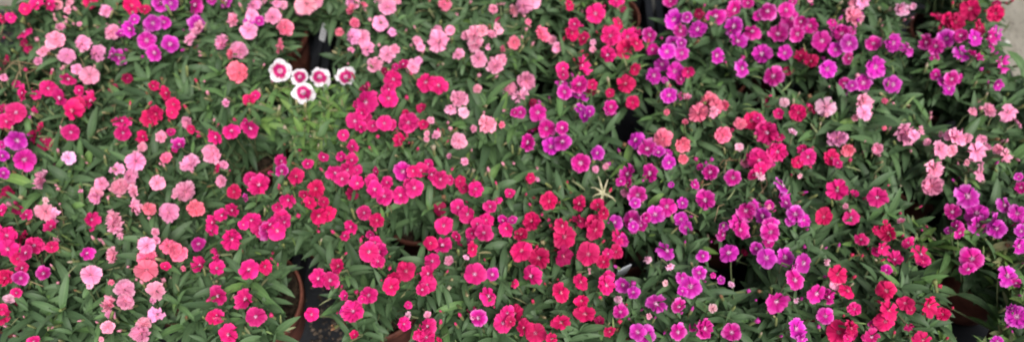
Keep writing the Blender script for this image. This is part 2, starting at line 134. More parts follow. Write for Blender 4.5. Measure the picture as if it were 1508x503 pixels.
 '658,-162,242,29,V 647,-222,251,28,V 620,-250,239,15,V 641,-213,256,15,V 681,-216,251,26,V 728,-222,233,27,V 752,-245,222,28,V 675,-273,241,33,V 751,-212,242,20,V 723,-217,247,28,V 676,-246,243,32,V 741,-254,236,30,V 763,-154,225,25,V 679,-191,257,23,V'),
]
GAPS = [(-0.324,0.289,0.033),(-0.355,0.310,0.016),(-0.387,0.076,0.026),(-0.386,0.039,0.032),(-0.381,0.006,0.019),(-0.293,-0.112,0.015),(-0.287,-0.144,0.017),(-0.282,-0.171,0.019),(-0.274,-0.206,0.019),(0.249,0.402,0.037),(0.238,0.341,0.026),(0.188,0.132,0.020),(0.179,0.096,0.012),(0.705,0.344,0.022),(0.699,0.302,0.015),(0.681,0.133,0.025),(0.614,-0.015,0.026),(0.617,-0.040,0.019),(0.629,-0.135,0.020),(0.636,-0.167,0.024),(0.626,-0.199,0.023),(0.595,-0.119,0.012),(0.309,-0.118,0.026),(0.314,-0.141,0.018),(0.169,-0.115,0.026),(-0.144,-0.083,0.020),(-0.153,-0.203,0.019),(-0.894,0.385,0.050),(-0.882,0.425,0.046),(-0.930,0.387,0.041),(-0.914,0.451,0.061),(0.886,0.369,0.040),(0.872,0.316,0.039),(0.861,0.265,0.034),(0.856,0.216,0.031),(0.884,0.204,0.030),(0.912,0.435,0.044),]


# ------------------------------------------------------------------ helpers
def lin(r, g, b):
    f = lambda c: (c/255/12.92) if c <= 10 else ((c/255+.055)/1.055)**2.4
    return (f(r), f(g), f(b), 1)

def link(o, parent=None):
    COL.objects.link(o)
    if parent: o.parent = parent
    return o

def mesh_obj(name, verts, faces, mat, parent=None, smooth=True, attr=None, loc=(0, 0, 0)):
    me = bpy.data.meshes.new(name)
    if isinstance(verts, np.ndarray): verts = verts.tolist()
    if isinstance(faces, np.ndarray): faces = faces.tolist()
    me.from_pydata(verts, [], faces)
    if smooth: me.polygons.foreach_set('use_smooth', [True]*len(me.polygons))
    if attr is not None:
        a = me.attributes.new('info', 'FLOAT_COLOR', 'POINT')
        a.data.foreach_set('color', np.asarray(attr, dtype=np.float32).ravel())
    me.materials.append(mat)
    me.update()
    o = bpy.data.objects.new(name, me)
    o.location = loc
    return link(o, parent)

def tag(o, label=None, cat=None, group=None, kind=None):
    if label: o['label'] = label
    if cat: o['category'] = cat
    if group: o['group'] = group
    if kind: o['kind'] = kind
    return o

class Nodes:
    def __init__(s, name, rough=.6, spec=.3):
        m = s.m = bpy.data.materials.new(name); m.use_nodes = True
        s.t = m.node_tree; s.b = s.t.nodes['Principled BSDF']
        s.out = s.t.nodes['Material Output']
        s.b.inputs['Roughness'].default_value = rough
        s.b.inputs['Specular IOR Level'].default_value = spec
    def n(s, ty, **k):
        x = s.t.nodes.new(ty)
        for a, v in k.items():
            if a in ('operation', 'blend_type', 'attribute_name', 'data_type', 'interpolation', 'feature', 'use_clamp'): setattr(x, a, v)
        return x
    def l(s, a, b): s.t.links.new(a, b)
    def put(s, sock, v):
        if hasattr(v, 'is_output'): s.l(v, sock)
        else: sock.default_value = v
    def math(s, op, a, b=0.0, clamp=False):
        x = s.n('ShaderNodeMath', operation=op); x.use_clamp = clamp
        s.put(x.inputs[0], a); s.put(x.inputs[1], b); return x.outputs[0]
    def mix(s, f, a, b, mode='MIX'):
        x = s.n('ShaderNodeMix', data_type='RGBA', blend_type=mode)
        s.put(x.inputs['Factor'], f); s.put(x.inputs[6], a); s.put(x.inputs[7], b); return x.outputs[2]
    def step(s, v, lo, hi):
        x = s.n('ShaderNodeMapRange', interpolation='SMOOTHSTEP') if False else s.n('ShaderNodeMapRange')
        x.interpolation_type = 'SMOOTHSTEP'
        s.put(x.inputs[0], v); x.inputs[1].default_value = lo; x.inputs[2].default_value = hi; return x.outputs[0]
    def noise(s, scale, detail=3, vec=None, rough=.5):
        x = s.n('ShaderNodeTexNoise'); x.inputs['Scale'].default_value = scale
        x.inputs['Detail'].default_value = detail; x.inputs['Roughness'].default_value = rough
        if vec: s.l(vec, x.inputs['Vector'])
        return x.outputs[0]
    def coord(s):
        return s.n('ShaderNodeTexCoord').outputs['Object']
    def attr(s):
        x = s.n('ShaderNodeAttribute', attribute_name='info')
        sp = s.n('ShaderNodeSeparateColor'); s.l(x.outputs['Color'], sp.inputs[0])
        return sp.outputs[0], sp.outputs[1], sp.outputs[2]
    def bump(s, h, strength=.3, dist=.002):
        x = s.n('ShaderNodeBump'); x.inputs['Strength'].default_value = strength; x.inputs['Distance'].default_value = dist
        s.l(h, x.inputs['Height']); s.l(x.outputs[0], s.b.inputs['Normal'])
    def base(s, c): s.put(s.b.inputs['Base Color'], c)
    def translucent(s, c, f):
        tr = s.n('ShaderNodeBsdfTranslucent'); s.put(tr.inputs[0], c)
        mx = s.n('ShaderNodeMixShader'); mx.inputs[0].default_value = f
        s.l(s.b.outputs[0], mx.inputs[1]); s.l(tr.outputs[0], mx.inputs[2]); s.l(mx.outputs[0], s.out.inputs[0])

# ------------------------------------------------------------------ materials
def petal_mat(name, rim, rimcol, ring, eye, white=False, ringcol=None, es=.19):
    N = Nodes(name, .62, .18)
    oi = N.n('ShaderNodeObjectInfo'); oc = oi.outputs['Color']; rn = oi.outputs['Random']
    r, g, b = N.attr()
    # fine radial streaks
    cmb = N.n('ShaderNodeCombineXYZ')
    N.l(N.math('MULTIPLY', g, 16.0), cmb.inputs[0]); N.l(N.math('MULTIPLY', r, 1.6), cmb.inputs[1]); N.l(N.math('MULTIPLY', b, 37.0), cmb.inputs[2])
    st = N.noise(1.0, 3, cmb.outputs[0], .6)
    rj = N.math('ADD', r, N.math('MULTIPLY', N.math('SUBTRACT', st, .5), .22))
    c = oc
    if white:
        band = N.math('MULTIPLY', N.step(rj, .14, .26), N.math('MULTIPLY', N.math('SUBTRACT', 1.0, N.step(N.math('ADD', rj, N.math('MULTIPLY', N.math('SUBTRACT', b, .5), .16)), .50, .72)), 1.0))
        c = N.mix(band, c, ringcol)
        c = N.mix(N.math('MULTIPLY', N.math('SUBTRACT', 1.0, N.step(rj, .14, .22)), .7), c, lin(235, 170, 200))
    else:
        dark = N.mix(1.0, oc, ringcol or (.72, .45, .62, 1), 'MULTIPLY')
        c = N.mix(N.math('MULTIPLY', N.math('SUBTRACT', 1.0, N.step(rj, .30, .72)), N.math('MULTIPLY', ring, N.math('ADD', .5, N.math('FRACT', N.math('MULTIPLY', rn, 7.3)))), ), oc, dark)
        c = N.mix(N.math('MULTIPLY', N.step(rj, .64, .93), N.math('MULTIPLY', rim, N.math('ADD', .35, N.math('MULTIPLY', rn, .9)))), c, rimcol)
        ey = N.math('SUBTRACT', 1.0, N.step(N.math('ADD', rj, N.math('MULTIPLY', N.math('SUBTRACT', st, .5), .45)), .05, es))
        c = N.mix(N.math('MULTIPLY', ey, eye), c, lin(246, 190, 222))
    pv = N.math('ADD', .70, N.math('MULTIPLY', b, .42))
    pc = N.n('ShaderNodeCombineXYZ'); [N.l(pv, pc.inputs[k]) for k in range(3)]
    c = N.mix(1.0, c, pc.outputs[0], 'MULTIPLY')
    c = N.mix(N.math('MULTIPLY', N.step(st, .50, .75), .34), c, N.mix(1.0, c, (.62, .5, .6, 1), 'MULTIPLY'))
    N.base(c); N.translucent(c, .15)
    N.bump(st, .35, .001)
    return N.m

MATP = {}
MATP['M'] = petal_mat('magenta petal', .6, lin(252, 135, 216), .85, .85, es=.25)
MATP['V'] = petal_mat('violet petal', .55, lin(248, 145, 230), .85, .85, es=.27)
MATP['H'] = petal_mat('rose petal', .4, lin(252, 100, 170), .6, .7)
MATP['R'] = petal_mat('crimson petal', .35, lin(252, 85, 140), .6, .55)
MATP['D'] = petal_mat('dark petal', .1, lin(200, 60, 110), .7, .25)
MATP['P'] = petal_mat('pink petal', .40, lin(255, 208, 222), .55, .35, ringcol=(.92, .62, .72, 1))
MATP['S'] = petal_mat('salmon petal', .30, lin(255, 182, 196), .5, .35, ringcol=(.92, .6, .68, 1))
MATP['L'] = petal_mat('blush petal', .35, lin(255, 230, 235), .6, .2, ringcol=(.95, .62, .74, 1))
MATP['W'] = petal_mat('white petal with magenta ring', 0, (1, 1, 1, 1), 0, 0, True, lin(196, 24, 112))
BASE = dict(M=(216, 28, 146), V=(214, 40, 174), H=(234, 34, 126), R=(224, 24, 100), D=(172, 20, 82),
            P=(255, 162, 190), S=(252, 120, 148), L=(252, 190, 208), W=(244, 238, 242))

def leaf_material():
    N = Nodes('dianthus leaf', .48, .24)
    r, g, b = N.attr()                     # r along, g across (0.5 midrib), b tint
    a = N.n('ShaderNodeAttribute', attribute_name='info'); al = a.outputs['Alpha']
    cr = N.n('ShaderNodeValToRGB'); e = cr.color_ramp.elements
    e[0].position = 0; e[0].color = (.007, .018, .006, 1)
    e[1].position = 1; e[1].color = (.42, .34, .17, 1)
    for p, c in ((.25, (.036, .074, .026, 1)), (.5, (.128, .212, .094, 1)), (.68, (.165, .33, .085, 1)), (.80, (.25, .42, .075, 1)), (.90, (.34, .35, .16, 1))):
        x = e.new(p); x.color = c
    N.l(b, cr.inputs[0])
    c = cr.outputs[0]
    mid = N.math('ABSOLUTE', N.math('SUBTRACT', g, .5))
    rib = N.math('SUBTRACT', 1.0, N.step(mid, .0, .16))
    c = N.mix(N.math('MULTIPLY', rib, .45), c, N.mix(1.0, c, (2.0, 1.8, 1.9, 1), 'MULTIPLY'))
    co = N.coord()
    n1 = N.noise(90, 3, co)
    c = N.mix(N.math('MULTIPLY', N.step(n1, .35, .7), .35), c, N.mix(1.0, c, (.55, .62, .6, 1), 'MULTIPLY'))
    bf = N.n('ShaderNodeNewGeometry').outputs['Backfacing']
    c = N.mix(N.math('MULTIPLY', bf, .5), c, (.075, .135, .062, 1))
    N.base(c); N.translucent(c, .16)
    N.bump(N.noise(400, 2, co), .2, .0006)
    return N.m
LEAF = leaf_material()

def simple(name, c1, c2, scale=60, rough=.6, spec=.3, bump=.3, dist=.001, det=4):
    N = Nodes(name, rough, spec); co = N.coord()
    f = N.noise(scale, det, co, .6)
    N.base(N.mix(N.step(f, .3, .7), c1, c2)); N.bump(N.noise(scale*3, 3, co), bump, dist)
    return N.m
STEM = simple('stem', (.075, .125, .05, 1), (.16, .17, .08, 1), 40)
TWIG = simple('dry twig', (.20, .11, .06, 1), (.42, .33, .19, 1), 30)
POT = simple('terracotta plastic', (.075, .024, .016, 1), (.19, .066, .044, 1), 30, .62, .25, .5, .0015, 6)
SOIL = simple('peat soil', (.010, .008, .006, 1), (.05, .034, .022, 1), 140, .95, .1, .9, .004)
TRAY = simple('black tray plastic', (.007, .008, .010, 1), (.020, .022, .026, 1), 18, .5, .3)
CARD = simple('grey printed label card', (.30, .33, .36, 1), (.44, .46, .48, 1), 35, .5, .3, .1)
CARDW = simple('white label card', (.36, .37, .38, 1), (.52, .53, .54, 1), 35, .5, .3, .1)
INK = simple('label ink', (.05, .05, .06, 1), (.10, .10, .11, 1), 50, .6)
PEB = simple('pale pebble', (.55, .53, .48, 1), (.72, .70, .66, 1), 60, .7)
CREAM = simple('withered petal', (.30, .29, .16, 1), (.56, .52, .34, 1), 160, .8)

def bud_material():
    N = Nodes('bud', .5, .3); oc = N.n('ShaderNodeObjectInfo').outputs['Color']
    r, g, b = N.attr()
    c = N.mix(N.step(r, .55, .8), (.14, .19, .07, 1), oc)
    c = N.mix(N.math('MULTIPLY', N.step(N.noise(220, 2, N.coord()), .45, .6), .4), c, (.22, .12, .06, 1))
    N.base(c); return N.m
BUDM = bud_material()

# ------------------------------------------------------------------ flower meshes
def flower_mesh(name, seed, layers=1, cup=0.0, ruffle=.018, span=46, teeth=.035):
    q = random.Random(seed); V = []; F = []; A = []
    nr, na = 7, 13
    for L in range(layers):
        sc = 1 - .24*L
        for k in range(5):
            a0 = k*2*math.pi/5 + L*.63 + q.uniform(-.06, .06)
            ps = sc*(1+q.uniform(-.12, .07)); base = len(V); ph = q.uniform(0, 6); pr = q.random(); tl = q.uniform(-.18, .22)
            sp = R(span+q.uniform(-5, 4))
            for j in range(na):
                u = -1+2*j/(na-1)
                rmax = .5*ps*(1-.20*abs(u)**2.4+.03*math.sin(u*4+ph)) - (teeth*ps if j % 2 else 0)*q.uniform(.4, 1.1)
                for i in range(nr):
                    f = i/(nr-1); r = .018+(rmax-.018)*f
                    an = a0+u*sp*(.55+.45*min(1, f*2.2))
                    z = .045*(u)*(.3+f) + ruffle*f*f*math.sin(u*7+ph) + ruffle*.6*f*f*math.sin(u*13+ph*2)
                    z += -.10*max(0, 1-r/.13)**1.5 + cup*f*f*.25 - .05*f*f*(1-cup) + tl*f*f*.35 + .055*L
                    V.append((r*math.cos(an), r*math.sin(an), z)); A.append((min(1, r/.5), j/(na-1), pr, 1))
            for j in range(na-1):
                for i in range(nr-1):
                    p = base+j*nr+i; F.append((p, p+1, p+nr+1, p+nr) if True else None)
    # faces wound so that the normal looks up (+z)
    F = [(a, b, c, d) for a, b, c, d in F]
    me = bpy.data.meshes.new(name); me.from_pydata(V, [], F)
    me.polygons.foreach_set('use_smooth', [True]*len(F))
    at_ = me.attributes.new('info', 'FLOAT_COLOR', 'POINT'); at_.data.foreach_set('color', np.array(A, dtype=np.float32).ravel())
    return me

def centre_mesh(seed):
    q = random.Random(seed); V = []; F = []
    for k in range(10):
        a = k*math.pi/5+q.uniform(-.2, .2); r = .10*q.uniform(.6, 1.2); w = .011; n = len(V)
        d = (math.cos(a), math.sin(a)); s = (-d[1], d[0])
        z0, z1 = -.01, .022+q.uniform(0, .03)
        V += [(d[0]*.012+s[0]*w, d[1]*.012+s[1]*w, z0), (d[0]*.012-s[0]*w, d[1]*.012-s[1]*w, z0),
              (d[0]*r-s[0]*w*.8, d[1]*r-s[1]*w*.8, z1), (d[0]*r+s[0]*w*.8, d[1]*r+s[1]*w*.8, z1), (d[0]*r*.6, d[1]*r*.6, z1+.016)]
        F += [(n, n+1, n+4), (n+1, n+2, n+4), (n+2, n+3, n+4), (n+3, n, n+4)]
    me = bpy.data.meshes.new('flower_centre'); me.from_pydata(V, [], F); return me
CENM = {}
def cen_mat(name, c):
    return simple(name, c, tuple(min(1, v*1.2) for v in c[:3])+(1,), 300, .6)
CM = dict(a=cen_mat('pale stamens', lin(240, 190, 220)), b=cen_mat('rosy stamens', lin(240, 150, 170)))
CENTRE = {}
for kk in 'ab':
    CENTRE[kk] = [centre_mesh(i) for i in range(2)]
    for m_ in CENTRE[kk]: m_.materials.append(CM[kk])

VAR = {}
for c in BASE:
    dbl = c in 'PSL'
    vs = []
    for s in range(5):
        lay = 2 if (dbl and s % 2 == 0) else (2 if s == 4 else 1)
        vs.append(flower_mesh('flower', ord(c)*10+s, lay, cup=[-.2, .1, .5, 0, .3][s], ruffle=[.030, .044, .055, .04, .05][s]*(1.3 if dbl else 1),
                              span=46 if not dbl else 44, teeth=.035 if c != 'W' else .02))
    for m_ in vs: m_.materials.append(MATP[c])
    VAR[c] = vs

def bud_mesh(seed, op):
    q = random.Random(seed); prof = [(0, .05), (.06, .11), (.3, .13), (.6, .125), (.72, .10+.06*op), (.86, .09+.14*op), (1.0, .03+.16*op)]
    V = []; F = []; A = []; n = 8
    for z, r in prof:
        for k in range(n):
            a = k*2*math.pi/n + z*.8; rr = r*(1+(.25 if k % 2 else -.15)*(z > .65))
            V.append((rr*math.cos(a), rr*math.sin(a), z+(q.uniform(-.07, .07) if z > .9 else 0))); A.append((z, 0, 0, 1))
    for i in range(len(prof)-1):
        for k in range(n): F.append((i*n+k, i*n+(k+1) % n, (i+1)*n+(k+1) % n, (i+1)*n+k))
    F.append(tuple(range((len(prof)-1)*n, len(prof)*n)))
    me = bpy.data.meshes.new('bud'); me.from_pydata(V, [], F); me.polygons.foreach_set('use_smooth', [True]*len(F))
    at_ = me.attributes.new('info', 'FLOAT_COLOR', 'POINT'); at_.data.foreach_set('color', np.array(A, dtype=np.float32).ravel())
    me.materials.append(BUDM); return me
BUDS = [bud_mesh(1, 0), bud_mesh(2, .25), bud_mesh(3, .7)]

# ------------------------------------------------------------------ leaves
def near_gap(x, y, m=0.0):
    for gx, gy, gr in GAPS:
        if (x-gx)**2+(y-gy)**2 < (gr+m)**2: return True
    return False

def leaf_block(L):
    """L: array of rows px,py,pz, heading, elev, bend, length, width, roll, tint -> verts, faces, attr"""
    L = np.asarray(L); n = len(L); S = 6
    px, py, pz, hd, el, be, le, wi, ro, ti = L.T
    f = np.stack([np.cos(hd), np.sin(hd), np.zeros(n)], 1); s = np.stack([-np.sin(hd), np.cos(hd), np.zeros(n)], 1)
    up = np.array([0, 0, 1.0])
    pos = np.stack([px, py, pz], 1); V = np.zeros((n, S+1, 3, 3)); A = np.zeros((n, S+1, 3, 4))
    side_bend = rng.uniform(-.5, .5, n)
    for i in range(S+1):
        t = i/S
        e = el-be*t
        d = f*np.cos(e)[:, None]+up*np.sin(e)[:, None]
        nn = -f*np.sin(e)[:, None]+up*np.cos(e)[:, None]
        d = d + s*(side_bend*t)[:, None]
        w = (wi*(.16+.84*math.sin(math.pi*min(1, t**.85))**.85)*(1 if t < 1 else .02))[:, None]
        if i == S: w = w*0.1
        sd = s*np.cos(ro)[:, None]+nn*np.sin(ro)[:, None]
        V[:, i, 1] = pos
        V[:, i, 0] = pos-sd*w*.5+nn*w*.16
        V[:, i, 2] = pos+sd*w*.5+nn*w*.16
        A[:, i, :, 0] = t; A[:, i, 0, 1] = 0; A[:, i, 1, 1] = .5; A[:, i, 2, 1] = 1
        A[:, i, :, 2] = ti[:, None]; A[:, i, :, 3] = 1
        pos = pos+d*(le/S)[:, None]
    idx = np.arange(n*(S+1)*3).reshape(n, S+1, 3)
    F = []
    for i in range(S):
        for j in range(2):
            F.append(np.stack([idx[:, i, j], idx[:, i, j+1], idx[:, i+1, j+1], idx[:, i+1, j]], 1))
    return V.reshape(-1, 3), np.concatenate(F), A.reshape(-1, 4), pos

def tube(V, F, pts, r0, r1, n=5):
    base = len(V)
    for i, p in enumerate(pts):
        p = Vector(p); a = Vector(pts[max(0, i-1)]); b = Vector(pts[min(len(pts)-1, i+1)])
        t = (b-a).normalized(); x = t.orthogonal().normalized(); y = t.cross(x); r = r0+(r1-r0)*i/(len(pts)-1)
        for k in range(n):
            q = p+(x*math.cos(k*2*math.pi/n)+y*math.sin(k*2*math.pi/n))*r; V.append(tuple(q))
    for i in range(len(pts)-1):
        for k in range(n): F.append((base+i*n+k, base+i*n+(k+1) % n, base+(i+1)*n+(k+1) % n, base+(i+1)*n+k))

def bez(a, b, c, n=6):
    a, b, c = Vector(a), Vector(b), Vector(c)
    return [a*(1-t)**2+b*2*t*(1-t)+c*t*t for t in [i/n for i in range(n+1)]]

STY = {  # leaf length, width (m), tint centre, shoots
    'g': (.047, .0104, .40, 34), 'b': (.056, .0130, .44, 30), 'l': (.044, .0105, .74, 46),
    'd': (.038, .0080, .36, 32), 'y': (.042, .0092, .52, 28)}

def lathe(prof, n, name, mat, parent):
    V = []; F = []
    for r, z in prof:
        for k in range(n):
            a = 2*math.pi*k/n; V.append((r*math.cos(a), r*math.sin(a), z))
    for i in range(len(prof)-1):
        for k in range(n): F.append((i*n+k, i*n+(k+1) % n, (i+1)*n+(k+1) % n, (i+1)*n+k))
    o = mesh_obj(name, V, F, mat, parent); return o

TZ = .006   # the pots stand on the tray floor
def potted(P, i):
    px, py, pr, cx, cy, cr, sty, colr, label, fl = P
    px, py, pr, cx, cy, cr = [v/1000 for v in (px, py, pr, cx, cy, cr)]
    root = bpy.data.objects.new('potted_dianthus', None); link(root); root.location = (px, py, TZ)
    root.empty_display_size = .03
    tag(root, label, 'potted plant', 'potted dianthus plants crowded in the trays')
    H = .118
    rb = pr*.72
    pot = lathe([(.001, 0), (rb, 0), (rb+.002, .004), (pr*.93, H-.022), (pr*.93+.0005, H-.020), (pr, H-.019), (pr, H-.0015), (pr-.0012, H), (pr-.0035, H), (pr-.0045, H-.002), (pr-.007, H-.03)], 40, 'pot', POT, root)
    ns = 14; V = [(0, 0, H-.016)]; F = []
    for j in range(1, 6):
        for k in range(ns*2):
            a = math.pi*k/ns; r = (pr-.0075)*j/5; V.append((r*math.cos(a), r*math.sin(a), H-.018+rnd.uniform(-.003, .004)))
    for k in range(ns*2): F.append((0, 1+k, 1+(k+1) % (ns*2)))
    for j in range(4):
        for k in range(ns*2):
            b = 1+j*ns*2; F.append((b+k, b+ns*2+k, b+ns*2+(k+1) % (ns*2), b+(k+1) % (ns*2)))
    mesh_obj('soil', V, F, SOIL, pot, False)
    q = random.Random(100+i)
    ll, lw, tint, nsh = STY[sty]
    L = []; SV = []; SF = []; TV = []; TF = []
    ox, oy = cx-px, cy-py
    big = i == BIGPOT
    def pair(p, hd, k, scale, el, tt):
        for s in (0, math.pi):
            ln = ll*scale*q.uniform(.75, 1.25); x1 = p[0]+px+math.cos(hd+s)*ln*.85; y1 = p[1]+py+math.sin(hd+s)*ln*.85
            if x1 > .893 and y1 > .17 and q.random() < .93: continue
            if near_gap(x1, y1) or near_gap((x1+p[0]+px)/2, (y1+p[1]+py)/2): continue
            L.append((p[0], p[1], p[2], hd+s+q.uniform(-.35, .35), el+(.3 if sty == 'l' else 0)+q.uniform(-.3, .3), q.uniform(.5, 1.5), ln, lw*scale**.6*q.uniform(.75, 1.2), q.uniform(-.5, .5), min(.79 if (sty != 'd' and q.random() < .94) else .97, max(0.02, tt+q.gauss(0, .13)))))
    nsh = int(nsh*(cr/.08)**1.6)
    for k in range(nsh):
        rr = cr*1.12*math.sqrt((k+.5)/nsh); a = k*2.39996+q.uniform(-.3, .3)
        tx, ty = ox+rr*math.cos(a), oy+rr*math.sin(a)
        if near_gap(tx+px, ty+py, .012): continue
        tz = .205-.035*(rr/cr)**2+q.uniform(-.03, .012)
        ba = q.uniform(0, 6.28); br = pr*.5*math.sqrt(q.random())
        b = (br*math.cos(ba), br*math.sin(ba), H-.02)
        pts = bez(b, (b[0]*.6+tx*.35, b[1]*.6+ty*.35, tz*.8), (tx, ty, tz), 7)
        tube(SV, SF, pts, .0016, .001)
        hd = q.uniform(0, 3.14)
        tsh = tint+q.gauss(0, .05)
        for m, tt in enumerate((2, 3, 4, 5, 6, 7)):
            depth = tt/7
            pair(pts[tt], hd+m*1.57, k, .72+.55*math.sin(math.pi*min(1, depth*.85)), .25+.5*depth, tsh-.34*(1-depth))  # tint darkens down the shoot: shade inside the plant painted into the leaf colour
        for m in range(3):
            x, y, z = pts[-1]
            if near_gap(x+px, y+py, .02): continue
            tk = tsh+.10 if sty not in 'yl' else tsh+.16
            if sty == 'b' and k % 7 == 0: tk = .82
            L.append((x, y, z, hd+m*2.1+q.uniform(-.4, .4), q.uniform(.7, 1.3), q.uniform(.3, 1.1), ll*q.uniform(.35, .6), lw*q.uniform(.45, .65), q.uniform(-.5, .5), min(.99, tk)))
    # dry bits and fine narrow leaves between the flowers
    nd = {'d': 44, 'y': 26}.get(sty, 26)
    for k in range(nd):
        a = q.uniform(0, 6.28); rr = cr*math.sqrt(q.random())*1.05; x, y = ox+rr*math.cos(a), oy+rr*math.sin(a)
        if near_gap(x+px, y+py, .015): continue
        z = .195+q.uniform(-.035, .02)
        L.append((x, y, z, q.uniform(0, 6.28), q.uniform(-.2, 1.2), q.uniform(-.3, 1), q.uniform(.012, .028), q.uniform(.0018, .004), q.uniform(-1, 1), q.uniform(.80, .99)))
        if k % 2 == 0 and sty == 'd':
            h = q.uniform(0, 6.28); l2 = q.uniform(.03, .06)
            TV, TF = [], []; tube(TV, TF, [(x, y, z-.01), (x+math.cos(h)*l2*.5, y+math.sin(h)*l2*.5, z+.004), (x+math.cos(h+.3)*l2, y+math.sin(h+.3)*l2, z-.006)], .0009, .0006, 4); mesh_obj('dry_twig', TV, TF, TWIG, root)
    # flowers
    for it in fl.split():
        fx, fy, fz, fd, c = it.split(',')
        fx, fy, fz, fd = float(fx)/1000-px, float(fy)/1000-py, float(fz)/1000-TZ, float(fd)/1000
        me = VAR[c][q.randrange(5)]
        o = bpy.data.objects.new('flower', me); link(o, root)
        small = fd < .017
        out = Vector((fx-ox, fy-oy, 0)); out = out/max(.03, out.length) if out.length > 1e-5 else out
        nrm = Vector((0, -.42, .9))+out*.22+Vector((q.gauss(0, .40), q.gauss(0, .34), 0))
        if q.random() < .09: nrm += Vector((q.choice((-1, 1))*.9, q.gauss(-.2, .5), 0))
        if small: nrm += Vector((q.gauss(0, .4), q.gauss(0, .35), 0))
        if c == 'W': nrm = Vector((q.gauss(0, .16), -.45+q.gauss(0, .14), .9))
        nrm.normalize()
        M = nrm.to_track_quat('Z', 'Y').to_matrix() @ Matrix.Rotation(q.uniform(0, 6.28), 3, 'Z')
        sc = fd*1.07
        o.matrix_local = Matrix.Translation((fx, fy, fz)) @ M.to_4x4() @ Matrix.Diagonal((sc, sc*q.uniform(.92, 1.04), sc*q.uniform(.8, 1.6), 1))
        bc = lin(*BASE[c]); v = q.uniform(.72, 1.15); h = 0 if c == 'W' else q.gauss(.07, .06)
        if c == 'W': v = q.uniform(.92, 1.0)
        o.color = (min(1, bc[0]*v), min(1, bc[1]*v*(1-h*.5)), min(1, bc[2]*v*(1+h)), 1)
        if fd > .014:
            co = bpy.data.objects.new('flower_centre', CENTRE['b' if c in 'PSRDL' else 'a'][q.randrange(2)]); link(co, o)
            if me == VAR[c][4] or c in 'PSL': co.location = (0, 0, .03)
            k_ = q.uniform(.45, .8) if c in 'HRDPSL' else q.uniform(.7, 1.0)
            co.scale = (k_, k_*q.uniform(.7, 1), 1)
        back = Vector((fx, fy, fz))-nrm*.004
        cal = back-nrm*.014
        tube(SV, SF, [back, cal], fd*.10, .0014, 6)
        b = (fx*.25+ox*.2, fy*.25+oy*.2, H-.02)
        pts = bez(b, (fx*.75+ox*.1, fy*.75+oy*.1, fz*.72), cal, 6)
        tube(SV, SF, pts, .0014, .0009)
        for tt in (3, 5):
            if not near_gap(pts[tt].x+px, pts[tt].y+py, .02): pair(pts[tt], q.uniform(0, 6.28), 0, .5, .5, tint+.03)
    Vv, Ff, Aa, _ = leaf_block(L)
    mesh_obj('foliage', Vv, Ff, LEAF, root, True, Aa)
    mesh_obj('stems', SV, SF, STEM, root)
    # unopened and spent buds
    for k in range(24 if cr > .07 else 14):
        a = q.uniform(0, 6.28); rr = cr*math.sqrt(q.random()); x, y = ox+rr*math.cos(a), oy+rr*math.sin(a)
        if near_gap(x+px, y+py, .01): continue
        z = .212+q.uniform(-.02, .022)-.02*(rr/cr)**2
        o = bpy.data.objects.new('bud', BUDS[q.choice((0, 0, 1, 1, 2))]); link(o, root)
        nrm = Vector((q.gauss(0, .45), q.gauss(-.1, .45), 1)).normalized(); s = q.uniform(.012, .020)
        o.matrix_local = Matrix.Translation((x, y, z)) @ nrm.to_track_quat('Z', 'Y').to_matrix().to_4x4() @ Matrix.Diagonal((s*.95, s*.95, s, 1))
        bc = lin(*BASE[colr]) if (q.random() < .55 and colr != 'W') else q.choice([(.42, .37, .20, 1), (.24, .12, .06, 1), (.24, .32, .10, 1), (.5, .42, .3, 1)])
        o.color = (bc[0]*.8, bc[1]*.8, bc[2]*.8, 1)
    return root

BIGPOT = next(i for i, p in enumerate(PLANTS) if 'in the big terracotta' in p[8])
for i, P in enumerate(PLANTS): potted(P, i)

# ------------------------------------------------------------------ withered bloom: belongs to the pure crimson plant
def withered(root):
    px, py, pz = root.location
    V = []; F = []
    c = Vector((.130-px, -.029-py, .226-pz))
    for k, (a, e, l) in enumerate(((1.9, .5, .030), (1.2, .3, .026), (2.7, .2, .022), (4.4, .1, .034), (3.6, .2, .022), (5.6, .1, .026))):
        d = Vector((math.cos(a)*math.cos(e), math.sin(a)*math.cos(e), math.sin(e)))
        tube(V, F, [c, c+d*l*.25+Vector((0, 0, .003)), c+d*l*.6+Vector((0, 0, .004)), c+d*l*.85], .0026, .0007, 5)
    tube(V, F, [c, c+Vector((.003, .002, -.03)), c+Vector((-.006, -.004, -.08))], .002, .0014, 5)
    mesh_obj('withered_bloom', V, F, CREAM, root)
crim = next(o for o in COL.objects if o.get('label', '').startswith('pure crimson'))
withered(crim)

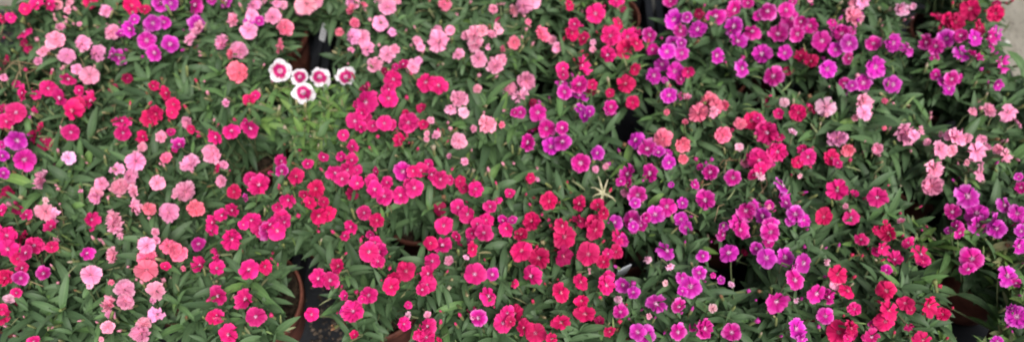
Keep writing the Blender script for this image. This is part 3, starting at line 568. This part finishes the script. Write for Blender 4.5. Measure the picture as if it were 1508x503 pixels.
# ------------------------------------------------------------------ trays
def box(V, F, x0, x1, y0, y1, z0, z1):
    b = len(V)
    V += [(x0, y0, z0), (x1, y0, z0), (x1, y1, z0), (x0, y1, z0), (x0, y0, z1), (x1, y0, z1), (x1, y1, z1), (x0, y1, z1)]
    F += [(b, b+3, b+2, b+1), (b+4, b+5, b+6, b+7), (b, b+1, b+5, b+4), (b+1, b+2, b+6, b+5), (b+2, b+3, b+7, b+6), (b+3, b, b+4, b+7)]
def tray(x0, x1, y0, y1, label):
    root = bpy.data.objects.new('plant_tray', None); link(root); root.location = ((x0+x1)/2, (y0+y1)/2, 0)
    tag(root, label, 'plant tray', 'black plastic trays under the pots')
    w, d, h = (x1-x0)/2, (y1-y0)/2, .055
    V = []; F = []; box(V, F, -w, w, -d, d, .0005, .004)
    for k in range(-3, 4): box(V, F, -w+.01, w-.01, k*d/4-.003, k*d/4+.003, .0043, .0056)
    mesh_obj('tray_floor', V, F, TRAY, root, False)
    V = []; F = []
    box(V, F, -w, -w+.003, -d, d, .0042, h); box(V, F, w-.003, w, -d, d, .0042, h)
    box(V, F, -w+.0032, w-.0032, -d, -d+.003, .0042, h); box(V, F, -w+.0032, w-.0032, d-.003, d, .0042, h)
    n = 12
    for k in range(n):      # ribs on the outside of the long walls
        y = -d+(k+.5)*2*d/n
        box(V, F, -w-.0025, -w-.0002, y-.004, y+.004, .002, h-.004); box(V, F, w+.0002, w+.0025, y-.004, y+.004, .002, h-.004)
    mesh_obj('tray_wall', V, F, TRAY, root, False)
    V = []; F = []; lw = .0065
    box(V, F, -w-lw, -w+lw, -d-lw, d+lw, h+.0003, h+.004); box(V, F, w-lw, w+lw, -d-lw, d+lw, h+.0003, h+.004)
    box(V, F, -w+lw+.0002, w-lw-.0002, -d-lw, -d+lw, h+.0003, h+.004); box(V, F, -w+lw+.0002, w-lw-.0002, d-lw, d+lw, h+.0003, h+.004)
    mesh_obj('tray_rim', V, F, TRAY, root, False)
    return root
tray(.282, .903, -.29, .500, 'black plastic tray at the right with its bare edge beside the concrete')
tray(-.343, .263, -.29, .500, 'black plastic tray in the middle, seen in the gaps between its pots')
tray(-1.02, -.362, -.29, .452, 'black plastic tray at the left, mostly hidden under leaves')

# ------------------------------------------------------------------ plant labels
def stick(name, top, bot, w, ch, cardm, label, ink, stake_m):
    root = bpy.data.objects.new(name, None); link(root); root.location = bot
    tag(root, label, 'plant label')
    t = Vector(top)-Vector(bot); L = t.length; rt = t.to_track_quat('Z', 'Y').to_euler(); root.rotation_euler = rt
    # turn the face to the open side
    V = []; F = []; box(V, F, -w*.4, w*.4, -.0008, .0008, 0, L-ch)
    s_ = mesh_obj('stake', V, F, stake_m, root, False)
    V = []; F = []; box(V, F, -w*.5, w*.5, -.0011, .0011, L-ch+.0003, L)
    c_ = mesh_obj('label_card', V, F, cardm, root, False)
    V = []; F = []
    for k in range(ink):
        z = L-ch*(.2+.6*k/max(1, ink-1)); hw = w*(.22+.15*((k*7) % 3)/2)
        for sgn in (-1, 1): box(V, F, -hw, hw*.8, sgn*.0013-.0001, sgn*.0013+.0001, z-.0008, z+.0008)
    if V: mesh_obj('print', V, F, INK, c_, False)
    return root
s1 = stick('plant_label', (-.321, .333, .165), (-.352, .285, .085), .011, .030, CARDW, 'white plant label on a black stake in the dark gap behind the white blooms', 4, TRAY)
s2 = stick('plant_label', (.159, -.126, .186), (.155, -.118, .105), .022, .040, CARD, 'grey plant label standing between the crimson and the purple plants at the front', 0, CARD)

# ------------------------------------------------------------------ ground
def ground():
    N = Nodes('worn concrete', .9, .2); co = N.coord()
    a = N.noise(3.5, 5, co, .6); b = N.noise(45, 5, co, .65); c3 = N.noise(260, 3, co, .6)
    c = N.mix(N.step(a, .3, .7), (.20, .185, .15, 1), (.31, .285, .235, 1))
    c = N.mix(N.math('MULTIPLY', N.step(b, .45, .7), .5), c, (.13, .11, .085, 1))
    c = N.mix(N.math('MULTIPLY', N.step(c3, .5, .72), .45), c, (.42, .39, .33, 1))
    vo = N.n('ShaderNodeTexVoronoi'); vo.inputs['Scale'].default_value = 70; N.l(co, vo.inputs['Vector'])
    c = N.mix(N.math('MULTIPLY', N.math('SUBTRACT', 1.0, N.step(vo.outputs['Distance'], .1, .3)), .35), c, (.15, .13, .11, 1))
    N.base(c); N.bump(N.math('ADD', b, c3), .5, .003)
    V = []; F = []; n = 30
    def g(i): # denser near the origin, reaches the horizon
        u = (i/n*2-1); return math.copysign(abs(u)**4*200+abs(u)*1.5, u)
    for j in range(n+1):
        for i in range(n+1): V.append((g(i), g(j), 0))
    for j in range(n):
        for i in range(n): F.append((j*(n+1)+i, j*(n+1)+i+1, (j+1)*(n+1)+i+1, (j+1)*(n+1)+i))
    o = mesh_obj('ground', V, F, N.m, None, False); tag(o, kind='structure')
ground()
def pebble(x, y, s, label):
    V = []; F = []; n = 10; q = random.Random(int(x*1000)); m = 6
    ax, ay, az = s*q.uniform(.9, 1.2), s*q.uniform(.6, .85), s*.5
    for j in range(m+1):
        th = math.pi*j/m
        for k in range(n):
            a = 2*math.pi*k/n; w = 1+q.uniform(-.08, .08)
            V.append((ax*math.sin(th)*math.cos(a)*w, ay*math.sin(th)*math.sin(a)*w, az*math.cos(th)+az*.9))
    for j in range(m):
        for k in range(n): F.append((j*n+k, (j+1)*n+k, (j+1)*n+(k+1) % n, j*n+(k+1) % n))
    o = mesh_obj('pebble', V, F, PEB, None, True, None, (x, y, 0)); o.rotation_euler.z = q.uniform(0, 3)
    tag(o, label, 'pebble')
pebble(.965, .425, .0075, 'single white pebble on the concrete beside the right tray edge')
def gravel():
    q = random.Random(5); V = []; F = []
    for k in range(900):
        if k < 650: x, y = q.uniform(.93, 1.15), q.uniform(-.3, .75)
        else: x, y = q.uniform(-1.15, -.8), q.uniform(.5, .75)
        s = q.uniform(.0008, .0030)*(1 if q.random() < .9 else 1.7); b = len(V); n = 6
        for z, rr in ((-.2, .8), (.45, 1), (1.0, .5)):
            for m in range(n):
                a = 6.283*m/n; w = rr*q.uniform(.75, 1.2); V.append((x+s*w*math.cos(a), y+s*w*.8*math.sin(a), s*z))
        for j in range(2):
            for m in range(n): F.append((b+j*n+m, b+j*n+(m+1) % n, b+(j+1)*n+(m+1) % n, b+(j+1)*n+m))
        F.append(tuple(b+2*n+m for m in range(n)))
    o = mesh_obj('grit', V, F, simple('grit stone', (.16, .14, .12, 1), (.46, .43, .38, 1), 25, .9), None, False)
    tag(o, 'fine loose grit scattered on the concrete round the trays', 'grit', kind='stuff')
gravel()
def crumbs():
    q = random.Random(9); V = []; F = []
    for k in range(2600):
        x, y = q.uniform(-1.0, .89), q.uniform(-.28, .48); s = q.uniform(.001, .004); b = len(V)
        if q.random() < .5 and GAPS:
            gx, gy, gr = q.choice(GAPS[:30]); x, y = gx+q.gauss(0, gr), gy+q.gauss(0, gr)+.03
            if not (-1 < x < .89 and -.28 < y < .48): continue
        for z, rr in ((.0045, .8), (.0045+s*.6, 1), (.0045+s*1.1, .4)):
            for m in range(5):
                a = 6.283*m/5; w = rr*q.uniform(.7, 1.25); V.append((x+s*w*math.cos(a), y+s*w*math.sin(a), z))
        for j in range(2):
            for m in range(5): F.append((b+j*5+m, b+j*5+(m+1) % 5, b+(j+1)*5+(m+1) % 5, b+(j+1)*5+m))
        F.append(tuple(b+10+m for m in range(5)))
    o = mesh_obj('soil_crumbs', V, F, simple('spilt soil', (.02, .015, .011, 1), (.13, .10, .075, 1), 60, .95), None, False)
    tag(o, 'spilt soil crumbs on the tray floors between the pots', 'soil', kind='stuff')
crumbs()

# ------------------------------------------------------------------ light
w = bpy.data.worlds.new('World'); scene.world = w; w.use_nodes = True
nt = w.node_tree; bg = nt.nodes['Background']
sky = nt.nodes.new('ShaderNodeTexSky'); sky.sky_type = 'NISHITA'; sky.sun_disc = False
SUN_EL, SUN_AZ = 58, 150
sky.sun_elevation = R(SUN_EL); sky.sun_rotation = R(SUN_AZ); sky.dust_density = 4; sky.air_density = 1.0
hs = nt.nodes.new('ShaderNodeHueSaturation'); hs.inputs['Saturation'].default_value = .4
nt.links.new(sky.outputs[0], hs.inputs['Color']); nt.links.new(hs.outputs[0], bg.inputs[0])
bg.inputs[1].default_value = .145
sl = bpy.data.lights.new('sun', 'SUN'); sl.energy = 2.85; sl.angle = R(24); sl.color = (1, .97, .93)
so = bpy.data.objects.new('sun', sl); link(so)
az, el = R(SUN_AZ), R(SUN_EL)
dirv = Vector((math.sin(az)*math.cos(el), math.cos(az)*math.cos(el), math.sin(el)))
so.rotation_euler = dirv.to_track_quat('Z', 'Y').to_euler(); so.location = dirv*5

# ------------------------------------------------------------------ camera
cam = bpy.data.cameras.new('camera'); co = bpy.data.objects.new('camera', cam); link(co)
TH, D = R(60), 1.15
co.location = (0, -D*math.cos(TH), .24+D*math.sin(TH)); co.rotation_euler = (R(30), 0, 0)
cam.sensor_width = 36; cam.lens = 36*1183/1508; cam.clip_end = 1000; cam.clip_start = .01
cam.dof.use_dof = True; cam.dof.focus_distance = .98; cam.dof.aperture_fstop = 2.3
scene.cycles.filter_width = 1.85
scene.camera = co
scene.view_settings.view_transform = 'Standard'; scene.view_settings.look = 'None'
scene.view_settings.exposure = 0; scene.view_settings.gamma = 1
